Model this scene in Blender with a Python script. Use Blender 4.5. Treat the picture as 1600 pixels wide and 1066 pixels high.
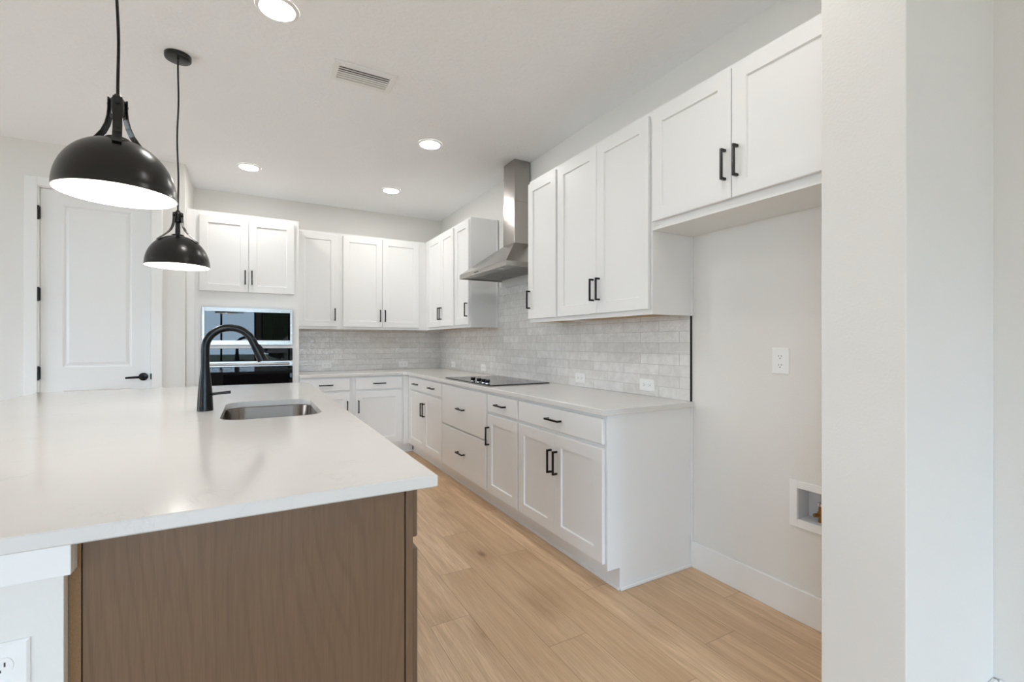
import bpy, bmesh, math, random
from mathutils import Vector, Matrix, noise

random.seed(7)
for o in list(bpy.data.objects):
    bpy.data.objects.remove(o)
SC = bpy.context.scene
COL = SC.collection
PI = math.pi


def srgb(r, g, b):
    def f(c):
        c /= 255.0
        return c / 12.92 if c <= 0.04045 else ((c + 0.055) / 1.055) ** 2.4
    return (f(r), f(g), f(b), 1.0)


# ------------------------------------------------------------------ camera
F_PX, YAW, CY, CAM_Z = 721.85, math.radians(29.2037), 535.6, 1.2413
cd = bpy.data.cameras.new('camera')
cam = bpy.data.objects.new('camera', cd)
COL.objects.link(cam)
cam.location = (0, 0, CAM_Z)
cam.rotation_euler = (PI / 2, 0, -YAW)
cd.sensor_width = 36.0
cd.lens = F_PX / 1600 * 36.0
cd.shift_y = (CY - 533.0) / 1600
cd.clip_start = 0.02
SC.camera = cam

# ------------------------------------------------------------------ view, world
SC.view_settings.view_transform = 'Standard'
SC.view_settings.look = 'None'
SC.view_settings.gamma = 1
SC.view_settings.use_curve_mapping = False
SC.view_settings.exposure = 0.16
SC.cycles.max_bounces = 12
SC.cycles.diffuse_bounces = 8
SC.cycles.sample_clamp_indirect = 6.0
SC.cycles.caustics_reflective = False
SC.cycles.caustics_refractive = False

SKY = 1.0
CAN = 99.0      # radiance of the recessed diffusers
PEND = 4.6      # watts of each pendant bulb
wd = bpy.data.worlds.new('sky')
SC.world = wd
wd.use_nodes = True
wt = wd.node_tree
bg = wt.nodes['Background']
# an open sky, brighter and bluer towards -Y (behind the camera) than towards -X
gn = wt.nodes.new('ShaderNodeTexCoord')
sp = wt.nodes.new('ShaderNodeSeparateXYZ')
mr = wt.nodes.new('ShaderNodeMapRange')
mx = wt.nodes.new('ShaderNodeMix')
mx.data_type = 'RGBA'
mr.inputs['From Min'].default_value, mr.inputs['From Max'].default_value = -0.85, -0.25
mr.inputs['To Min'].default_value, mr.inputs['To Max'].default_value = 1.0, 0.0
wt.links.new(gn.outputs['Generated'], sp.inputs[0])
wt.links.new(sp.outputs['Y'], mr.inputs['Value'])
wt.links.new(mr.outputs[0], mx.inputs[0])
mx.inputs[6].default_value = (4.3, 4.7, 5.05, 1)
mx.inputs[7].default_value = (9.8, 13.6, 17.6, 1)
wt.links.new(mx.outputs[2], bg.inputs[0])
bg.inputs[1].default_value = SKY

# ------------------------------------------------------------------ dimensions
XR, YB, HC = 2.130, 5.720, 2.831          # right wall, back wall, ceiling
XL, YF = -5.2, -6.0                        # left wall, wall behind the camera
YP = 5.01                                  # pantry wall
YE = 1.756                                 # near end of the right-hand run
CT, CTH = 0.914, 0.030                     # counter top and its thickness
UB, UT = 1.391, 2.458                      # wall cabinets bottom / top


# daylight portals in the window openings (they add no light of their own, they guide the sky's)
def portal(loc, rot, sx, sy):
    l = bpy.data.lights.new('window_portal', 'AREA')
    l.shape = 'RECTANGLE'
    l.size, l.size_y = sx, sy
    l.cycles.is_portal = True
    o = bpy.data.objects.new('window_portal', l)
    COL.objects.link(o)
    o.location, o.rotation_euler = loc, rot


REAR_WIN = [(-4.95, -2.15, 0.08, 2.60), (-1.75, 0.06, 0.08, 2.45), (0.20, 1.75, 0.08, 2.45)]   # x0 x1 z0 z1 at YF
LEFT_WIN = [(-4.6, -2.4, 0.25, 2.45), (-1.6, -0.6, 0.08, 2.45), (1.8, 4.6, 0.08, 2.60)]       # y0 y1 z0 z1 at XL
for (a, b, c, d) in REAR_WIN:
    portal(((a + b) / 2, YF - 0.08, (c + d) / 2), (PI / 2, 0, 0), b - a, d - c)
for (a, b, c, d) in LEFT_WIN:
    portal((XL - 0.08, (a + b) / 2, (c + d) / 2), (PI / 2, 0, -PI / 2), b - a, d - c)


# ------------------------------------------------------------------ node helpers
class NG:
    def __init__(s, name):
        s.m = bpy.data.materials.new(name)
        s.m.use_nodes = True
        s.t = s.m.node_tree
        s.b = s.t.nodes['Principled BSDF']
        s.out = s.t.nodes['Material Output']

    def n(s, typ, _p=None, **inp):
        nd = s.t.nodes.new('ShaderNode' + typ)
        for k, v in (_p or {}).items():
            setattr(nd, k, v)
        for k, v in inp.items():
            key = int(k[1:]) if k[0] == 'i' and k[1:].isdigit() else k.replace('_', ' ')
            s.set(nd.inputs[key], v)
        return nd

    def set(s, sock, v):
        if isinstance(v, bpy.types.NodeSocket):
            s.t.links.new(v, sock)
        else:
            sock.default_value = v

    def p(s, **kw):
        for k, v in kw.items():
            s.set(s.b.inputs[k.replace('_', ' ')], v)

    def math(s, op, a, b=0.0, c=None):
        kw = dict(i0=a, i1=b)
        if c is not None:
            kw['i2'] = c
        return s.n('Math', {'operation': op}, **kw).outputs[0]

    def pos(s):
        if not hasattr(s, '_pos'):
            s._pos = s.n('NewGeometry').outputs['Position']
            s._sep = s.n('SeparateXYZ', i0=s._pos).outputs
        return s._pos

    def xyz(s):
        s.pos()
        return s._sep[0], s._sep[1], s._sep[2]

    def comb(s, x, y, z):
        return s.n('CombineXYZ', i0=x, i1=y, i2=z).outputs[0]

    def noise(s, vec, scale, detail=3.0, rough=0.5, dist=0.0):
        return s.n('TexNoise', Vector=vec, Scale=scale, Detail=detail, Roughness=rough, Distortion=dist).outputs['Fac']

    def ramp(s, fac, stops, interp='LINEAR'):
        r = s.n('ValToRGB', Fac=fac)
        cr = r.color_ramp
        cr.interpolation = interp
        while len(cr.elements) < len(stops):
            cr.elements.new(0.5)
        for e, (q, c) in zip(cr.elements, stops):
            e.position, e.color = q, c if len(c) == 4 else (*c, 1)
        return r.outputs['Color']

    def mix(s, fac, a, b, mode='MIX'):
        m = s.n('Mix', {'data_type': 'RGBA', 'blend_type': mode})
        s.set(m.inputs[0], fac)
        s.set(m.inputs[6], a)
        s.set(m.inputs[7], b)
        return m.outputs[2]

    def bump(s, h, strength=0.2, dist=0.002, normal=None):
        b = s.n('Bump', Height=h, Strength=strength, Distance=dist)
        if normal is not None:
            s.set(b.inputs['Normal'], normal)
        return b.outputs[0]


def plain(name, col, rough=0.5, metal=0.0, **kw):
    g = NG(name)
    g.p(Base_Color=col, Roughness=rough, Metallic=metal, **kw)
    return g.m


def paint(name, col, rough, scale, strength, dist=0.002):
    g = NG(name)
    h = g.noise(g.pos(), scale, 3, 0.55)
    h2 = g.ramp(h, [(0.35, (0, 0, 0)), (0.65, (1, 1, 1))])
    g.p(Base_Color=col, Roughness=rough, Normal=g.bump(h2, strength, dist))
    return g.m


M = {}
M['wall'] = paint('wall_paint', srgb(229, 227, 223), 0.65, 130, 0.22, 0.0012)
M['ceiling'] = paint('ceiling_paint', srgb(247, 248, 250), 0.8, 42, 0.45, 0.003)
M['trim'] = plain('trim_white', srgb(238, 238, 237), 0.35)
M['cab'] = plain('cabinet_white', srgb(236, 236, 235), 0.38)
M['doorpaint'] = plain('door_white', srgb(237, 238, 238), 0.4)
M['black'] = plain('black_metal', srgb(9, 9, 10), 0.26, 0.0, Specular_IOR_Level=0.32)
M['blackmatte'] = plain('black_matte', srgb(20, 19, 19), 0.55, 0.0, Specular_IOR_Level=0.3)
M['pend'] = plain('pendant_black', srgb(13, 11, 10), 0.27, 0.0, Specular_IOR_Level=0.5)
M['white_in'] = plain('pendant_white', srgb(245, 244, 240), 0.5)
M['plastic'] = plain('white_plastic', srgb(240, 240, 239), 0.3)
M['dark'] = plain('dark_void', srgb(18, 18, 18), 0.6)
M['slot'] = plain('slot_dark', srgb(60, 58, 56), 0.5)
M['tan'] = plain('raw_plywood', srgb(186, 152, 112), 0.6)
M['brass'] = plain('brass', srgb(176, 130, 72), 0.3, 1.0)
M['chrome'] = plain('chrome', srgb(215, 215, 215), 0.12, 1.0)
M['grey'] = plain('grey_liner', srgb(214, 215, 218), 0.4)

g = NG('black_glass')
g.p(Base_Color=(0.004, 0.004, 0.005, 1), Roughness=0.012, IOR=1.36)
M['glass_black'] = g.m
g = NG('ceramic_glass')
g.p(Base_Color=(0.012, 0.012, 0.013, 1), Roughness=0.09, IOR=1.6)
M['ceran'] = g.m


def brushed(name, axis, base, r0, r1):
    g = NG(name)
    x, y, z = g.xyz()
    sc = {'h': (2, 2, 260), 'v': (260, 260, 2)}[axis]
    v = g.comb(g.math('MULTIPLY', x, sc[0]), g.math('MULTIPLY', y, sc[1]), g.math('MULTIPLY', z, sc[2]))
    n = g.noise(v, 1.0, 2, 0.5)
    rr = g.n('MapRange', i0=n, i3=r0, i4=r1).outputs[0]
    g.p(Base_Color=base, Metallic=1.0, Roughness=rr)
    if axis == 'v':
        tg = g.n('Tangent', {'direction_type': 'RADIAL', 'axis': 'Z'})
        g.p(Anisotropic=0.8, Anisotropic_Rotation=0.25, Tangent=tg.outputs[0])
    return g.m


M['steel'] = brushed('brushed_steel', 'h', srgb(172, 169, 165), 0.22, 0.36)
M['steelv'] = brushed('brushed_steel_upright', 'v', srgb(172, 168, 164), 0.16, 0.28)
M['sink'] = brushed('sink_steel', 'h', srgb(132, 125, 119), 0.14, 0.24)

# quartz
g = NG('white_quartz')
a = g.noise(g.pos(), 3.0, 6, 0.6, 1.2)
vein = g.math('ABSOLUTE', g.math('SUBTRACT', g.noise(g.pos(), 5.0, 7, 0.62, 1.6), 0.5))
vm = g.ramp(vein, [(0.0, (1, 1, 1)), (0.018, (0, 0, 0))])
vm2 = g.math('MULTIPLY', vm, g.ramp(g.noise(g.pos(), 4.0, 2), [(0.52, (0, 0, 0)), (0.68, (1, 1, 1))]))
base = g.mix(a, srgb(224, 222, 218), srgb(220, 218, 215))
g.p(Base_Color=g.mix(g.math('MULTIPLY', vm2, 0.35), base, srgb(186, 186, 188)), Roughness=0.13, IOR=1.5)
M['quartz'] = g.m

# oak plank floor: rows along X (0.19 wide), boards along Y (1.22 long)
g = NG('oak_plank_floor')
x, y, z = g.xyz()
W, L = 0.19, 1.22
rx = g.math('DIVIDE', g.math('ADD', x, 0.09 + 40 * W), W)
row = g.math('FLOOR', rx)                                     # x=.67 -> row 44
offs = {44: 0.714, 45: 1.114, 46: 0.35, 47: 1.16, 48: 0.62, 49: 0.05, 50: 0.90, 43: 0.30}
wn = g.n('TexWhiteNoise', {'noise_dimensions': '1D'}, W=row).outputs['Value']
stops = [(0.0, (0.0, 0.0, 0.0))]
r8 = g.math('DIVIDE', g.math('SUBTRACT', row, 42.5), 10.0)
for i in range(43, 51):
    v = offs[i] / L
    stops.append(((i - 43) / 10.0 + 0.0001, (v, v, v)))
stops.append((0.8, (0.2, 0.2, 0.2)))
fixed = g.ramp(r8, stops, 'CONSTANT')
inside = g.math('MULTIPLY', g.math('GREATER_THAN', row, 42.5), g.math('LESS_THAN', row, 50.5))
off = g.math('ADD', g.math('MULTIPLY', fixed, inside), g.math('MULTIPLY', wn, g.math('SUBTRACT', 1.0, inside)))
by = g.math('SUBTRACT', g.math('DIVIDE', g.math('ADD', y, 20 * L), L), off)
brd = g.math('FLOOR', by)
idv = g.comb(row, brd, 0.0)
rnd = g.n('TexWhiteNoise', {'noise_dimensions': '3D'}, Vector=idv).outputs['Value']
rnd2 = g.n('TexWhiteNoise', {'noise_dimensions': '3D'}, Vector=g.comb(brd, row, 7.3)).outputs['Value']
fx = g.math('FRACT', rx)
fy = g.math('FRACT', by)
ex = g.math('MULTIPLY', g.math('MINIMUM', fx, g.math('SUBTRACT', 1.0, fx)), W)
ey = g.math('MULTIPLY', g.math('MINIMUM', fy, g.math('SUBTRACT', 1.0, fy)), L)
edge = g.math('MINIMUM', ex, ey)
seam = g.ramp(g.math('MULTIPLY', edge, 100.0), [(0.0, (1, 1, 1)), (0.16, (0, 0, 0))])
gx = g.math('ADD', x, g.math('MULTIPLY', rnd, 37.0))
gy = g.math('ADD', y, g.math('MULTIPLY', rnd2, 53.0))
warp = g.noise(g.comb(g.math('MULTIPLY', gx, 4.0), g.math('MULTIPLY', gy, 1.3), rnd), 1.0, 3, 0.5)
cath = g.math('SINE', g.math('MULTIPLY', g.math('ADD', g.math('MULTIPLY', gx, 9.0), g.math('MULTIPLY', warp, 2.4)), 40.0))
fine = g.noise(g.comb(g.math('MULTIPLY', gx, 190.0), g.math('MULTIPLY', gy, 6.0), 0.0), 1.0, 4, 0.65)
mid = g.noise(g.comb(g.math('MULTIPLY', gx, 34.0), g.math('MULTIPLY', gy, 1.6), 1.0), 1.0, 4, 0.6)
broad = g.noise(g.comb(g.math('MULTIPLY', gx, 7.0), g.math('MULTIPLY', gy, 1.1), 4.0), 1.0, 2, 0.5)
kn = g.n('TexVoronoi', Vector=g.comb(g.math('MULTIPLY', gx, 4.6), g.math('MULTIPLY', gy, 2.1), 0.0), Scale=1.0)
kd = g.math('ADD', kn.outputs['Distance'], g.math('MULTIPLY', g.math('SUBTRACT', fine, 0.5), 0.10))
has = g.math('GREATER_THAN', g.n('SeparateColor', Color=kn.outputs['Color']).outputs[0], 0.25)
core = g.math('MULTIPLY', g.ramp(kd, [(0.03, (1, 1, 1)), (0.115, (0, 0, 0))]), has)
halo = g.math('MULTIPLY', g.ramp(kd, [(0.04, (1, 1, 1)), (0.42, (0, 0, 0))]), has)
c = g.mix(rnd, srgb(240, 211, 176), srgb(214, 183, 147))
c = g.mix(g.math('MULTIPLY', g.ramp(broad, [(0.38, (1, 1, 1)), (0.62, (0, 0, 0))]), 0.30), c, srgb(190, 156, 120))
c = g.mix(g.math('MULTIPLY', g.ramp(fine, [(0.40, (1, 1, 1)), (0.58, (0, 0, 0))]), 0.42), c, srgb(178, 143, 108))
c = g.mix(g.math('MULTIPLY', g.ramp(mid, [(0.40, (1, 1, 1)), (0.58, (0, 0, 0))]), 0.46), c, srgb(182, 148, 113))
c = g.mix(g.math('MULTIPLY', g.ramp(cath, [(0.2, (0, 0, 0)), (1.0, (1, 1, 1))]), g.math('ADD', 0.06, g.math('MULTIPLY', halo, 0.28))), c, srgb(168, 132, 98))
c = g.mix(g.math('MULTIPLY', halo, 0.48), c, srgb(158, 122, 90))
c = g.mix(g.math('MULTIPLY', core, 0.75), c, srgb(112, 82, 58))
c = g.mix(g.math('MULTIPLY', seam, 0.8), c, srgb(92, 70, 52))
g.p(Base_Color=c, Roughness=g.n('MapRange', i0=fine, i3=0.36, i4=0.5).outputs[0],
    Normal=g.bump(g.math('SUBTRACT', g.math('MULTIPLY', fine, 0.25), seam), 0.25, 0.0012))
M['floor'] = g.m


def wood(name, c1, c2, c3, across='x'):
    g = NG(name)
    x, y, z = g.xyz()
    h = x if across == 'x' else y
    warp = g.noise(g.comb(g.math('MULTIPLY', h, 3.0), 0.0, g.math('MULTIPLY', z, 0.75)), 1.0, 2, 0.45)
    s = g.math('SINE', g.math('MULTIPLY', g.math('ADD', g.math('MULTIPLY', h, 5.0), g.math('MULTIPLY', warp, 2.2)), 44.0))
    fine = g.noise(g.comb(g.math('MULTIPLY', x, 420.0), g.math('MULTIPLY', y, 420.0), g.math('MULTIPLY', z, 9.0)), 1.0, 3, 0.6)
    broad = g.noise(g.comb(g.math('MULTIPLY', x, 9.0), g.math('MULTIPLY', y, 9.0), g.math('MULTIPLY', z, 0.9)), 1.0, 3, 0.5)
    c = g.mix(broad, c1, c2)
    c = g.mix(g.math('MULTIPLY', g.ramp(s, [(0.5, (0, 0, 0)), (1.0, (1, 1, 1))]), 0.22), c, c3)
    c = g.mix(g.math('MULTIPLY', g.ramp(fine, [(0.40, (1, 1, 1)), (0.62, (0, 0, 0))]), 0.30), c, c3)
    g.p(Base_Color=c, Roughness=0.42, Normal=g.bump(fine, 0.06, 0.001))
    return g.m


M['brown'] = wood('walnut_stain', srgb(120, 93, 69), srgb(110, 84, 61), srgb(84, 63, 45))
M['browny'] = wood('walnut_stain_side', srgb(126, 99, 74), srgb(116, 90, 66), srgb(88, 68, 50), 'y')
g = NG('raw_brown_edge')
n = g.noise(g.pos(), 420, 3, 0.6)
g.p(Base_Color=g.mix(n, srgb(112, 84, 56), srgb(150, 118, 84)), Roughness=0.8, Normal=g.bump(n, 0.5, 0.002))
M['edge'] = g.m


def tile(name, along):
    g = NG(name)
    x, y, z = g.xyz()
    u = x if along == 'x' else y
    v = g.comb(g.math('ADD', u, 10.06), g.math('SUBTRACT', z, CT - 0.0), 0.0)
    br = g.n('TexBrick', {'offset': 0.5, 'offset_frequency': 2}, Vector=v, Color1=(0, 0, 0, 1), Color2=(1, 1, 1, 1), Mortar=(0.5, 0.5, 0.5, 1),
             Scale=1.0, Mortar_Size=0.0016, Mortar_Smooth=0.2, Bias=0.0, Brick_Width=0.305, Row_Height=0.0655)
    val = g.n('SeparateColor', Color=br.outputs['Color']).outputs[0]
    mort = br.outputs['Fac']
    cloud = g.noise(g.pos(), 16, 4, 0.6, 0.6)
    c = g.mix(val, srgb(222, 220, 217), srgb(236, 235, 233))
    c = g.mix(g.math('MULTIPLY', g.ramp(cloud, [(0.42, (1, 1, 1)), (0.62, (0, 0, 0))]), 0.30), c, srgb(196, 193, 189))
    c = g.mix(g.math('MULTIPLY', mort, 0.7), c, srgb(196, 194, 190))
    wav = g.noise(g.comb(g.math('ADD', x, g.math('MULTIPLY', val, 31.0)), g.math('ADD', y, g.math('MULTIPLY', val, 17.0)), z), 26, 2, 0.5)
    h = g.math('SUBTRACT', g.math('MULTIPLY', wav, 1.6), g.math('MULTIPLY', mort, 0.6))
    g.p(Base_Color=c, Roughness=0.05, Normal=g.bump(h, 1.0, 0.005), IOR=1.55)
    return g.m


M['tile_r'] = tile('glazed_tile_long_wall', 'y')
M['tile_b'] = tile('glazed_tile_short_wall', 'x')


def emit(name, col, s):
    g = NG(name)
    g.t.nodes.remove(g.b)
    e = g.n('Emission', Color=col, Strength=s)
    g.t.links.new(e.outputs[0], g.out.inputs[0])
    return g.m


M['lamp'] = emit('lit_diffuser', (1.0, 0.965, 0.925, 1), CAN)
M['lamp_low'] = emit('dimmed_diffuser', (1.0, 0.965, 0.925, 1), CAN * 0.6)
M['bulb'] = emit('lit_bulb', (1.0, 0.94, 0.86, 1), 8.0)

g = NG('window_glass')
g.t.nodes.remove(g.b)
fr = g.n('Fresnel', IOR=1.45)
ms = g.n('MixShader', Fac=fr.outputs[0])
tr = g.n('BsdfTransparent')
gl = g.n('BsdfGlossy', Roughness=0.0)
g.t.links.new(tr.outputs[0], ms.inputs[1])
g.t.links.new(gl.outputs[0], ms.inputs[2])
g.t.links.new(ms.outputs[0], g.out.inputs[0])
M['pane'] = g.m
M['lawn'] = paint('lawn', srgb(104, 112, 88), 0.9, 30, 0.5)
M['patio'] = paint('patio_bounce_concrete', srgb(224, 222, 219), 0.9, 30, 0.3)  # pale tone chosen to reflect daylight into the room
M['leaf'] = paint('leaves', srgb(52, 74, 40), 0.8, 6, 0.5, 0.2)
M['shingle'] = paint('grey_shingle', srgb(118, 116, 114), 0.9, 20, 0.5)


# ------------------------------------------------------------------ mesh helpers
class MB:
    def __init__(s):
        s.bm = bmesh.new()

    def merge(s, b):
        me = bpy.data.meshes.new('tmp')
        b.to_mesh(me)
        b.free()
        s.bm.from_mesh(me)
        bpy.data.meshes.remove(me)
        return s

    def box(s, x0, x1, y0, y1, z0, z1, bev=0.0, seg=1):
        b = bmesh.new()
        bmesh.ops.create_cube(b, size=1.0)
        for v in b.verts:
            v.co = Vector(((x0 + x1) / 2 + v.co.x * (x1 - x0), (y0 + y1) / 2 + v.co.y * (y1 - y0), (z0 + z1) / 2 + v.co.z * (z1 - z0)))
        if bev > 0:
            bmesh.ops.bevel(b, geom=b.edges[:], offset=bev, segments=seg, profile=0.5, affect='EDGES')
        return s.merge(b)

    def loft(s, loops, cap0=True, cap1=True, closed=True):
        b = bmesh.new()
        vs = [[b.verts.new(p) for p in lp] for lp in loops]
        n = len(vs[0])
        for a, c in zip(vs, vs[1:]):
            for i in range(n if closed else n - 1):
                j = (i + 1) % n
                b.faces.new((a[i], a[j], c[j], c[i]))
        if cap0:
            b.faces.new(list(reversed(vs[0])))
        if cap1:
            b.faces.new(vs[-1])
        bmesh.ops.recalc_face_normals(b, faces=b.faces[:])
        return s.merge(b)

    def tube(s, pts, r, seg=12, cap=True):
        pts = [Vector(p) for p in pts]
        rs = r if isinstance(r, (list, tuple)) else [r] * len(pts)
        loops, up = [], None
        for i, p in enumerate(pts):
            t = (pts[min(i + 1, len(pts) - 1)] - pts[max(i - 1, 0)]).normalized()
            if up is None:
                up = t.orthogonal().normalized()
            up = (up - t * up.dot(t)).normalized()
            w = t.cross(up)
            loops.append([p + (up * math.cos(2 * PI * k / seg) + w * math.sin(2 * PI * k / seg)) * rs[i] for k in range(seg)])
        return s.loft(loops, cap, cap)

    def lathe(s, c, prof, seg=32, cap0=True, cap1=True):
        return s.loft([[(c[0] + r * math.cos(2 * PI * k / seg), c[1] + r * math.sin(2 * PI * k / seg), c[2] + z) for k in range(seg)]
                       for r, z in prof], cap0, cap1)

    def strip(s, pts, side, w, t):
        """a flat bar of width w along unit vector side and thickness t following pts"""
        pts = [Vector(p) for p in pts]
        sd = Vector(side).normalized()
        loops = []
        for i, p in enumerate(pts):
            d = (pts[min(i + 1, len(pts) - 1)] - pts[max(i - 1, 0)]).normalized()
            nn = d.cross(sd).normalized()
            loops.append([p + sd * w / 2 + nn * t / 2, p - sd * w / 2 + nn * t / 2, p - sd * w / 2 - nn * t / 2, p + sd * w / 2 - nn * t / 2])
        return s.loft(loops)

    def build(s, name, m, parent=None, smooth=False, **tags):
        b = s.bm
        lo = Vector([min(v.co[i] for v in b.verts) for i in range(3)])
        hi = Vector([max(v.co[i] for v in b.verts) for i in range(3)])
        c = (lo + hi) / 2
        if parent is None:
            c.z = lo.z
        for v in b.verts:
            v.co -= c
        me = bpy.data.meshes.new(name)
        b.to_mesh(me)
        b.free()
        me.materials.append(M[m] if isinstance(m, str) else m)
        if smooth:
            for p in me.polygons:
                p.use_smooth = True
            me.set_sharp_from_angle(angle=math.radians(38))
        o = bpy.data.objects.new(name, me)
        COL.objects.link(o)
        put(o, c, parent)
        tag(o, **tags)
        return o


WL = {}


def put(o, wloc, parent):
    WL[o.name] = Vector(wloc)
    if parent is not None:
        o.parent = parent
        o.location = Vector(wloc) - WL[parent.name]
    else:
        o.location = wloc


def tag(o, label=None, cat=None, group=None, kind=None):
    if label:
        o['label'] = label
    if cat:
        o['category'] = cat
    if group:
        o['group'] = group
    if kind:
        o['kind'] = kind
    return o


def thing(name, loc, label, cat, group=None):
    o = bpy.data.objects.new(name, None)
    o.empty_display_size = 0.05
    COL.objects.link(o)
    put(o, loc, None)
    return tag(o, label, cat, group)


def struct(name, mb, m, label=None, cat=None, **kw):
    return mb.build(name, m, None, kind='structure', label=label, cat=cat, **kw)


class Face:
    """the front plane of a cabinet run: u along it, z up, n outward"""
    def __init__(s, axis, plane, sign):
        s.axis, s.plane, s.sign = axis, plane, sign

    def P(s, u, z, n):
        q = s.plane + s.sign * n
        return (q, u, z) if s.axis == 'x' else (u, q, z)

    def box(s, mb, u0, u1, z0, z1, n0, n1, bev=0.0):
        a, b = s.P(u0, z0, n0), s.P(u1, z1, n1)
        lo, hi = [min(p, q) for p, q in zip(a, b)], [max(p, q) for p, q in zip(a, b)]
        return mb.box(lo[0], hi[0], lo[1], hi[1], lo[2], hi[2], bev)


FR = Face('x', 1.520, -1)
FRU = Face('x', 1.827, -1)
FB = Face('y', 5.110, -1)
FBU = Face('y', 5.417, -1)
FI = Face('x', 0.349, 1)


def rect(F, u0, u1, z0, z1, ins, n):
    return [F.P(u0 + ins, z0 + ins, n), F.P(u1 - ins, z0 + ins, n), F.P(u1 - ins, z1 - ins, n), F.P(u0 + ins, z1 - ins, n)]


def shaker(F, u0, u1, z0, z1, parent, m='cab', rail=0.066, name='door'):
    q = lambda i, n: rect(F, u0, u1, z0, z1, i, n)
    mb = MB()
    mb.loft([q(0, 0.0035), q(0, 0.0185), q(0.002, 0.0205), q(rail, 0.0205), q(rail + 0.0035, 0.011)])
    return mb.build(name, m, parent)


def slab(F, u0, u1, z0, z1, parent, m='cab', name='drawer'):
    q = lambda i, n: rect(F, u0, u1, z0, z1, i, n)
    mb = MB()
    mb.loft([q(0, 0.0035), q(0, 0.0170), q(0.0035, 0.0205)])
    return mb.build(name, m, parent)


def pull(F, u, z, vertical, parent, L=0.135):
    mb = MB()
    h = L / 2
    n0, n1, w = 0.0205, 0.053, 0.0105
    if vertical:
        F.box(mb, u - w / 2, u + w / 2, z - h, z + h, n1 - 0.0095, n1, 0.0008)
        for e in (-1, 1):
            zc = z + e * (h - w / 2)
            F.box(mb, u - w / 2, u + w / 2, zc - w / 2, zc + w / 2, n0, n1 - 0.009, 0)
    else:
        F.box(mb, u - h, u + h, z - w / 2, z + w / 2, n1 - 0.0095, n1, 0.0008)
        for e in (-1, 1):
            uc = u + e * (h - w / 2)
            F.box(mb, uc - w / 2, uc + w / 2, z - w / 2, z + w / 2, n0, n1 - 0.009, 0)
    return mb.build('handle', 'black', parent)


# ------------------------------------------------------------------ shell of the room
T = 0.15
struct('floor', MB().box(XL - T, XR + T, YF - T, YB + T, -0.12, 0.0), 'floor', 'warm oak plank floor running the length of the kitchen', 'floor')
struct('ceiling', MB().box(XL - T, XR + T, YF - T, YB + T, HC, HC + 0.12), 'ceiling', 'textured off white ceiling with recessed lights', 'ceiling')
# right wall with the opening for the water supply box
BY0, BY1, BZ0, BZ1 = 0.955, 1.185, 0.448, 0.592
w = MB()
w.box(XR, XR + T, YF - T, BY0, 0, HC).box(XR, XR + T, BY1, YB + T, 0, HC)
w.box(XR, XR + T, BY0, BY1, 0, BZ0).box(XR, XR + T, BY0, BY1, BZ1, HC)
struct('wall_right', w, 'wall', 'off white wall behind the cooktop run and fridge space', 'wall')
struct('wall_back', MB().box(-0.655, XR, YB, YB + T, 0, HC), 'wall', 'off white wall above the far cabinets', 'wall')
DX0, DX1, DZ = -1.492, -0.765, 2.483
w = MB()
w.box(XL, DX0, YP, YP + 0.12, 0, HC).box(DX1, -0.535, YP, YP + 0.12, 0, HC).box(DX0, DX1, YP, YP + 0.12, DZ, HC)
w.box(-0.655, -0.535, YP + 0.12, YB, 0, HC)
struct('wall_pantry', w, 'wall', 'off white wall around the tall pantry door', 'wall')
struct('wall_stub', MB().box(1.499, XR, 0.555, 0.764, 0, HC, 0.002), 'wall', 'short wall ending the fridge space at the right', 'wall')


def wall_with_windows(name, axis, plane, thick, a0, a1, wins, label):
    """wall in the plane axis=plane with openings; the frames and panes are things of their own"""
    w = MB()

    def bx(u0, u1, z0, z1):
        lo, hi = min(plane, plane + thick), max(plane, plane + thick)
        if axis == 'y':
            w.box(u0, u1, lo, hi, z0, z1)
        else:
            w.box(lo, hi, u0, u1, z0, z1)
    cur = a0
    for (u0, u1, z0, z1) in wins:
        bx(cur, u0, 0, HC)
        bx(u0, u1, 0, z0)
        bx(u0, u1, z1, HC)
        cur = u1
    bx(cur, a1, 0, HC)
    struct(name, w, 'wall', label, 'wall')


wall_with_windows('wall_front', 'y', YF, -T, XL - T, XR + T, REAR_WIN, 'off white wall with tall windows behind the camera')
wall_with_windows('wall_left', 'x', XL, -T, YF, YP + 0.12, LEFT_WIN, 'off white wall with tall windows far left')
k = 0
for axis, plane, wins in (('y', YF, REAR_WIN), ('x', XL, LEFT_WIN)):
    for (u0, u1, z0, z1) in wins:
        k += 1
        fr, pn = MB(), MB()

        def bx(mb, a, b, c, d, p0, p1):
            if axis == 'y':
                mb.box(a, b, plane - p1, plane - p0, c, d)
            else:
                mb.box(plane - p1, plane - p0, a, b, c, d)
        f = 0.05
        bx(fr, u0, u0 + f, z0, z1, 0.03, 0.11)
        bx(fr, u1 - f, u1, z0, z1, 0.03, 0.11)
        bx(fr, u0 + f, u1 - f, z0, z0 + f, 0.03, 0.11)
        bx(fr, u0 + f, u1 - f, z1 - f, z1, 0.03, 0.11)
        um = (u0 + u1) / 2
        bx(fr, um - 0.025, um + 0.025, z0 + f, z1 - f, 0.04, 0.10)
        bx(pn, u0 + f, u1 - f, z0 + f, z1 - f, 0.068, 0.072)
        wo = fr.build('window_%d' % k, 'blackmatte' if axis == 'y' else 'trim', None, kind='structure',
                      label='tall two pane window in the wall out of view', cat='window', group='living room windows')
        pn.build('pane', 'pane', wo)


def bboard(name, x0, x1, y0, y1, label):
    struct(name, MB().box(x0, x1, y0, y1, 0, 0.143, 0.003), 'trim', label, 'baseboard')


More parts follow.
